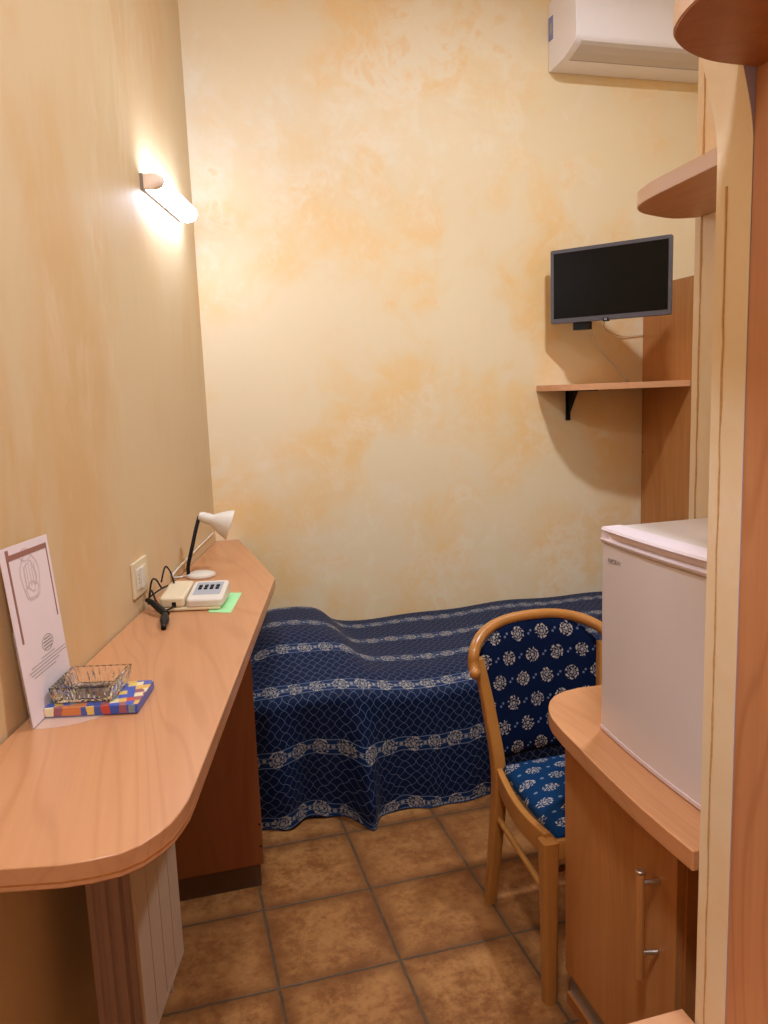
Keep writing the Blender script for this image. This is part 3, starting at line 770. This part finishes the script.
# ================================================================ WALL LAMP
wl = thing('wall_lamp', 'lit white tube lamp mounted high on the left wall', 'lamp', tuple(WL(ws(.05, 3.07), 0, 2.25)))
la, lb = ws(-.017, 2.822), ws(.121, 3.331)
def dsec(s, k=1.0, o0=.012):
    pts_ = [(o0, 2.222), (.045*k+.004, 2.220), (.068*k, 2.228), (.077*k, 2.244), (.074*k, 2.259), (.055*k, 2.269), (o0, 2.269)]
    return [WL(s, a, c) for a, c in pts_]
bm = B(); rings(bm, [dsec(la+.022), dsec(lb-.03), dsec(lb-.008, .93), dsec(lb, .75)]); obj('diffuser', bm, 'glow', wl, smooth='auto', angle=70)
bm = B(); rings(bm, [dsec(la, .85), dsec(la+.008, .97), dsec(la+.0218, 1.0)]); obj('end_cap', bm, 'tancap', wl, smooth='auto', angle=70)
bm = B(); wallbox(bm, la+.002, lb-.004, 0, .0118, 2.221, 2.271); obj('back_plate', bm, 'gasket', wl, bevel=.001)

# ceiling lamps that light the room (above the frame)
for lc, P_, rr_ in (('flat round ceiling lamp above the bed alcove', ROOM_LAMP, .085), ('flat round ceiling lamp over the entry', ENTRY_LAMP, .15)):
    t = thing('ceiling_lamp', lc, 'lamp', (P_[0], P_[1], H))
    bm = B(); lathe(bm, [(.001, 0), (rr_+.02, 0), (rr_+.02, -.045), (rr_+.004, -.045), (rr_+.004, -.035), (.001, -.035)], (P_[0], P_[1], H), n=40); obj('housing', bm, 'white', t, smooth='auto')
    bm = B(); lathe(bm, [(.001, -.036), (rr_, -.036), (rr_, -.040), (.001, -.040)], (P_[0], P_[1], H), n=40); obj('diffuser', bm, 'glow2', t, smooth='auto')

# ================================================================ OUTLET
ou = thing('wall_outlet', 'cream wall outlet with white rocker switches above the desk phone', 'outlet', tuple(WL(ws(-.11, 2.48), 0, 1.0)))
oa, ob = ws(-.128, 2.405), ws(-.094, 2.545)
bm = B(); wallbox(bm, oa, ob, 0, .009, .952, 1.060); obj('plate', bm, 'cream', ou, bevel=.003)
for k in range(3):
    a = oa+.022+k*.034
    bm = B(); wallbox(bm, a, a+.030, .009, .013+.004*(k == 1), .975, 1.038); obj('rocker_switch', bm, 'white' if k < 2 else 'cream', ou, bevel=.002)
    if k == 0:
        for zz in (.995, 1.007, 1.019):
            bm = B(); tube(bm, [WL(a+.015, .0128, zz), WL(a+.015, .0136, zz)], .0022, 8); obj('socket_hole', bm, 'black', ou)

# ================================================================ THINGS ON THE DESK
DZ = .9
# desk phone
px0, py0 = -.058, 2.425; ea = radians(-14)
def PH(a, c, zz): return Vector((px0+a*cos(ea)-c*sin(ea), py0+a*sin(ea)+c*cos(ea), DZ+zz))
ph = thing('desk_telephone', 'cream desk telephone with grey button panel on the desk', 'telephone', (.03, 2.47, DZ))
def phbox(name, mat, a0, a1, c0, c1, z0, zf, zb, parent, r=.006, bevel=.004, **k):
    bm = B(); poly = rrect(a0, a1, c0, c1, r, 4)
    lo = [bm.verts.new(PH(a, c, z0)) for a, c in poly]; hi = [bm.verts.new(PH(a, c, zf+(zb-zf)*(c-c0)/(c1-c0))) for a, c in poly]
    bm.faces.new(lo[::-1]); bm.faces.new(hi); n = len(poly)
    for i in range(n): bm.faces.new((lo[i], lo[(i+1) % n], hi[(i+1) % n], hi[i]))
    return obj(name, bm, mat, parent, bevel=bevel, **k)
phbox('base', 'cream', .000, .186, .000, .150, .002, .012, .022, ph)
phbox('handset_cradle', 'cream', .002, .078, .002, .165, .012, .044, .060, ph, r=.012, bevel=.008)
kb = phbox('keypad_body', 'white', .082, .194, .000, .150, .010, .036, .060, ph, r=.014, bevel=.007)
kp = phbox('keypad_panel', 'grey', .096, .180, .036, .132, .030, .0425, .0580, kb, r=.003, bevel=.0008, label='grey button panel')
for i in range(4):
    for j in range(2):
        a = .106+i*.018; c = .074+j*.019
        zc = .0425+(.0580-.0425)*(c-.036)/.096
        phbox('button', 'black', a, a+.011, c, c+.013, zc-.002, zc+.003, zc+.0045, kp, r=.002, bevel=.0005)
phbox('line_socket', 'black', .040, .053, .0005, .006, .016, .030, .030, ph, r=.001, bevel=0)
bm = B()
tube(bm, [PH(.047, .0, .022), PH(.040, -.018, .016), PH(.020, -.010, .012), PH(-.010, .02, .03), PH(-.030, .045, .06), PH(-.045, .06, .02)], .0028, 7, smooth=8)
tube(bm, [PH(-.045, .055, .012), PH(-.040, .09, .075), PH(-.018, .06, .09), PH(.006, .03, .07)], .003, 7, smooth=8)
tube(bm, [PH(-.030, .02, .045), PH(-.010, .07, .055), PH(.010, .09, .062)], .0026, 7, smooth=8)
tube(bm, [PH(-.02, .13, .065), PH(-.02, .19, .10), PH(.0, .17, .09), PH(.02, .13, .06)], .0028, 7, smooth=8)
obj('phone_cord', bm, 'black', ph, smooth=True, label='black coiled cord')
pg = B(); a_, b_ = Vector((-.090, 2.462, DZ+.034)), Vector((-.036, 2.350, DZ+.012))
tube(pg, [a_, a_.lerp(b_, .3)+Vector((0, 0, .004)), b_], lambda t: .0075+.004*t, 10)
po = obj('power_plug', pg, 'black', None, loc=(-.05, 2.40, DZ), smooth='auto'); tag(po, 'black cable plug lying in front of the telephone', 'plug')
bm = B(); tube(bm, [(-.038, 2.352, DZ+.014), (-.040, 2.30, DZ+.0145), (-.042, 2.262, DZ+.0135), (-.044, 2.225, DZ+.008)], lambda t: .0075+.006*sin(pi*min(1, t*1.2)), 12, smooth=5); obj('plug_head', bm, 'black', po, smooth=True)
bm = B()
gp = [(.085, 2.37), (.150, 2.335), (.205, 2.565), (.140, 2.595)]
prism(bm, gp, DZ+.0003, DZ+.0013); o = obj('green_note', bm, 'green', None, loc=(.145, 2.46, DZ)); tag(o, 'green sheet of paper lying under the telephone', 'paper')

# desk lamp
dl = thing('desk_lamp', 'small white desk lamp with black gooseneck behind the telephone', 'lamp', (.095, 2.85, DZ))
bm = B(); lathe(bm, [(.002, .001), (.050, .001), (.052, .006), (.050, .012), (.030, .019), (.002, .021)], (.088, 2.868, DZ), n=36); obj('base', bm, 'white', dl, smooth='auto')
bm = B(); tube(bm, [(.044, 2.868, DZ+.012), (.046, 2.870, DZ+.045), (.062, 2.88, DZ+.10), (.080, 2.90, DZ+.16), (.098, 2.92, DZ+.212)], .0068, 12, smooth=6); obj('gooseneck', bm, 'black', dl, smooth='auto')
ax = Vector((.93, -.10, -.34)).normalized()
bm = B(); lathe(bm, [(.002, -.006), (.014, -.006), (.019, .006), (.0205, .028), (.0200, .044), (.030, .058), (.045, .084), (.057, .112), (.0555, .112), (.043, .085), (.024, .060), (.002, .056)], Vector((.102, 2.92, DZ+.212)), ax, n=32); obj('lamp_shade', bm, 'white', dl, smooth='auto', angle=50)
bm = B(); bmesh.ops.create_uvsphere(bm, u_segments=16, v_segments=12, radius=.024)
for v_ in bm.verts: v_.co += Vector((.102, 2.92, DZ+.212))+ax*.092
obj('bulb', bm, 'white', dl, smooth=True)
bm = B(); tube(bm, [(.047, 2.880, DZ+.008), (.010, 2.870, DZ+.005), (-.010, 2.815, DZ+.028), (.059, 3.076, DZ+.039), (.130, 3.34, DZ+.046), (.172, 3.495, DZ+.050)], .0036, 8, smooth=8); obj('power_cord', bm, 'white', dl, smooth=True)

# leaflet card in an acrylic stand
st = thing('leaflet_stand', 'clear acrylic leaflet stand leaning near the left wall', 'stand', (-.25, 1.72, DZ))
bl, br = Vector((-.294, 1.625, DZ+.003)), Vector((-.240, 1.832, DZ+.003))
tl, tr = Vector((-.3215, 1.622, DZ+.366)), Vector((-.2650, 1.836, DZ+.358))
nrm = (br-bl).cross(tl-bl).normalized()
if nrm.x < 0: nrm = -nrm
def CP(a, c, d=0.0): return bl.lerp(br, a).lerp(tl.lerp(tr, a), c) + nrm*d      # a across, c up the sheet
def cardbox(bm, a0, a1, c0, c1, d0, d1):
    vs = [bm.verts.new(CP(a, c, d)) for d in (d0, d1) for a, c in ((a0, c0), (a1, c0), (a1, c1), (a0, c1))]
    for f in ((0, 3, 2, 1), (4, 5, 6, 7), (0, 1, 5, 4), (1, 2, 6, 5), (2, 3, 7, 6), (3, 0, 4, 7)): bm.faces.new([vs[i] for i in f])
def cardpoly(bm, pts_, d0, d1):
    lo = [bm.verts.new(CP(a, c, d0)) for a, c in pts_]; hi = [bm.verts.new(CP(a, c, d1)) for a, c in pts_]
    bm.faces.new(lo); bm.faces.new(hi[::-1]); n = len(pts_)
    for i in range(n): bm.faces.new((lo[i], hi[i], hi[(i+1) % n], lo[(i+1) % n]))
bm = B(); cardbox(bm, -.01, 1.01, 0, .55, -.0045, -.0025); obj('back_plate', bm, 'acrylic', st)
bm = B()
mid = (bl+br)/2; dirb = (br-bl).normalized(); dn = Vector((dirb.y, -dirb.x, 0)); arcp = []
for k in range(25):
    a = pi*k/24; p = mid - dirb*cos(a)*.108 + dn*sin(a)*.135; arcp.append((p.x, p.y))
prism(bm, arcp, DZ+.0004, DZ+.0024); obj('base_plate', bm, 'acrylic', st, bevel=.0006)
lf = thing('leaflet', 'tall pinkish leaflet with brown printed frame propped in the stand', 'leaflet', tuple(mid))
bm = B(); cardbox(bm, 0, 1, .0, 1, -.0022, -.0006); cd_ = obj('sheet', bm, 'paper', lf)
bm = B(); cardbox(bm, .10, .155, .935, .985, -.0004, .0002)
cardbox(bm, .10, .94, .925, .955, -.0006, .0001); cardbox(bm, .10, .135, .46, .93, -.0006, .0001); cardbox(bm, .925, .945, .50, .955, -.0006, .0001)
obj('printed_frame', bm, 'brownprint', cd_, label='brown printed border lines')
bm = B()
def ring_poly(cx, cy, rx_, ry_, wd, n=28, wob_=0.0, ph_=0):
    for k in range(n):
        a0, a1 = 2*pi*k/n, 2*pi*(k+1)/n
        f0, f1 = 1+wob_*sin(5*a0+ph_), 1+wob_*sin(5*a1+ph_)
        cardpoly(bm, [(cx+rx_*f0*cos(a0), cy+ry_*f0*sin(a0)), (cx+rx_*f1*cos(a1), cy+ry_*f1*sin(a1)), (cx+(rx_-wd*1.6)*f1*cos(a1), cy+(ry_-wd)*f1*sin(a1)), (cx+(rx_-wd*1.6)*f0*cos(a0), cy+(ry_-wd)*f0*sin(a0))], -.0006, -.0002)
ring_poly(.50, .80, .20, .145, .012, wob_=.05); ring_poly(.50, .80, .12, .09, .010, wob_=.1, ph_=2); ring_poly(.46, .93, .11, .04, .009)
ring_poly(.50, .72, .13, .05, .01, wob_=.1)
for k in range(5): cardbox(bm, .38+k*.055, .395+k*.055, .74, .87, -.0006, -.0002)
obj('printed_emblem', bm, 'faintprint', cd_, label='faint grey printed emblem')
bm = B(); ring_poly(.60, .385, .13, .048, .005)
for k, (q0_, q1_) in enumerate(((.53, .67), (.50, .70), (.50, .70), (.52, .68))): cardbox(bm, q0_, q1_, .408-k*.018, .416-k*.018, -.0006, -.0001)
for k, (q0_, q1_) in enumerate(((.42, .72), (.18, .98), (.12, .98), (.15, .80), (.2, .7))): cardbox(bm, q0_, q1_, .318-k*.019, .322-k*.019, -.0006, -.0001)
obj('printed_badge', bm, 'greyprint', cd_, label='small printed badge and fine lines')

# booklet and glass ashtray
bo = thing('mosaic_booklet', 'multicoloured mosaic-patterned booklet lying under the glass ashtray', 'booklet', (-.175, 1.725, DZ+.0026))
ba = radians(-13)
def BK(a, c, zz): return Vector((-.288+a*cos(ba)-c*sin(ba), 1.678+a*sin(ba)+c*cos(ba), DZ+.0026+zz))
def bkprism(bm, poly, z0, z1):
    prism(bm, poly, z0, z1, fn=lambda a, c, d: tuple(BK(a, c, d)))
bm = B(); bkprism(bm, [(.004, .004), (.192, .004), (.192, .136), (.004, .136)], .0012, .0165); obj('pages', bm, 'paper', bo)
bm = B(); bkprism(bm, [(0, 0), (.196, 0), (.196, .140), (0, .140)], .0166, .0182); bkprism(bm, [(0, 0), (.196, 0), (.196, .004), (0, .004)], .0008, .0166); obj('cover', bm, 'mosaic', bo, bevel=.0005)
bm = B(); bkprism(bm, [(.1922, .0042), (.196, .0042), (.196, .140), (.1922, .140)], .0008, .0165); bkprism(bm, [(0, 0), (.196, 0), (.196, .140), (0, .140)], .0, .0008); obj('blue_edge', bm, 'blue', bo, label='blue edge of the booklet')
at = bmesh.new()
ac_ = (-.190, 1.738); aa = radians(-14); AZ = DZ+.0026+.0184
def AT(a, c, zz): return Vector((ac_[0]+a*cos(aa)-c*sin(aa), ac_[1]+a*sin(aa)+c*cos(aa), AZ+zz))
def sq(h_, zz, r=.010, flute=0.0):
    out_ = []; h_ *= .95
    n_ = 18
    for sd in range(4):
        for k in range(n_):
            t = -1+2*k/n_
            rr_ = h_ - flute*(1 if k % 2 else 0)
            p = (rr_, t*h_); 
            for _ in range(sd): p = (-p[1], p[0])
            out_.append(AT(p[0], p[1], zz))
    return out_
rings(at, [sq(.050, 0), sq(.062, .003, flute=.0015), sq(.0675, .018, flute=.003), sq(.070, .036), sq(.0695, .038), sq(.062, .038), sq(.056, .032, flute=-.002), sq(.048, .009, flute=-.002), sq(.040, .006)])
o = obj('glass_ashtray', at, 'glass', None, loc=(ac_[0], ac_[1], AZ)); tag(o, 'square pressed-glass ashtray resting on the colourful booklet', 'ashtray')
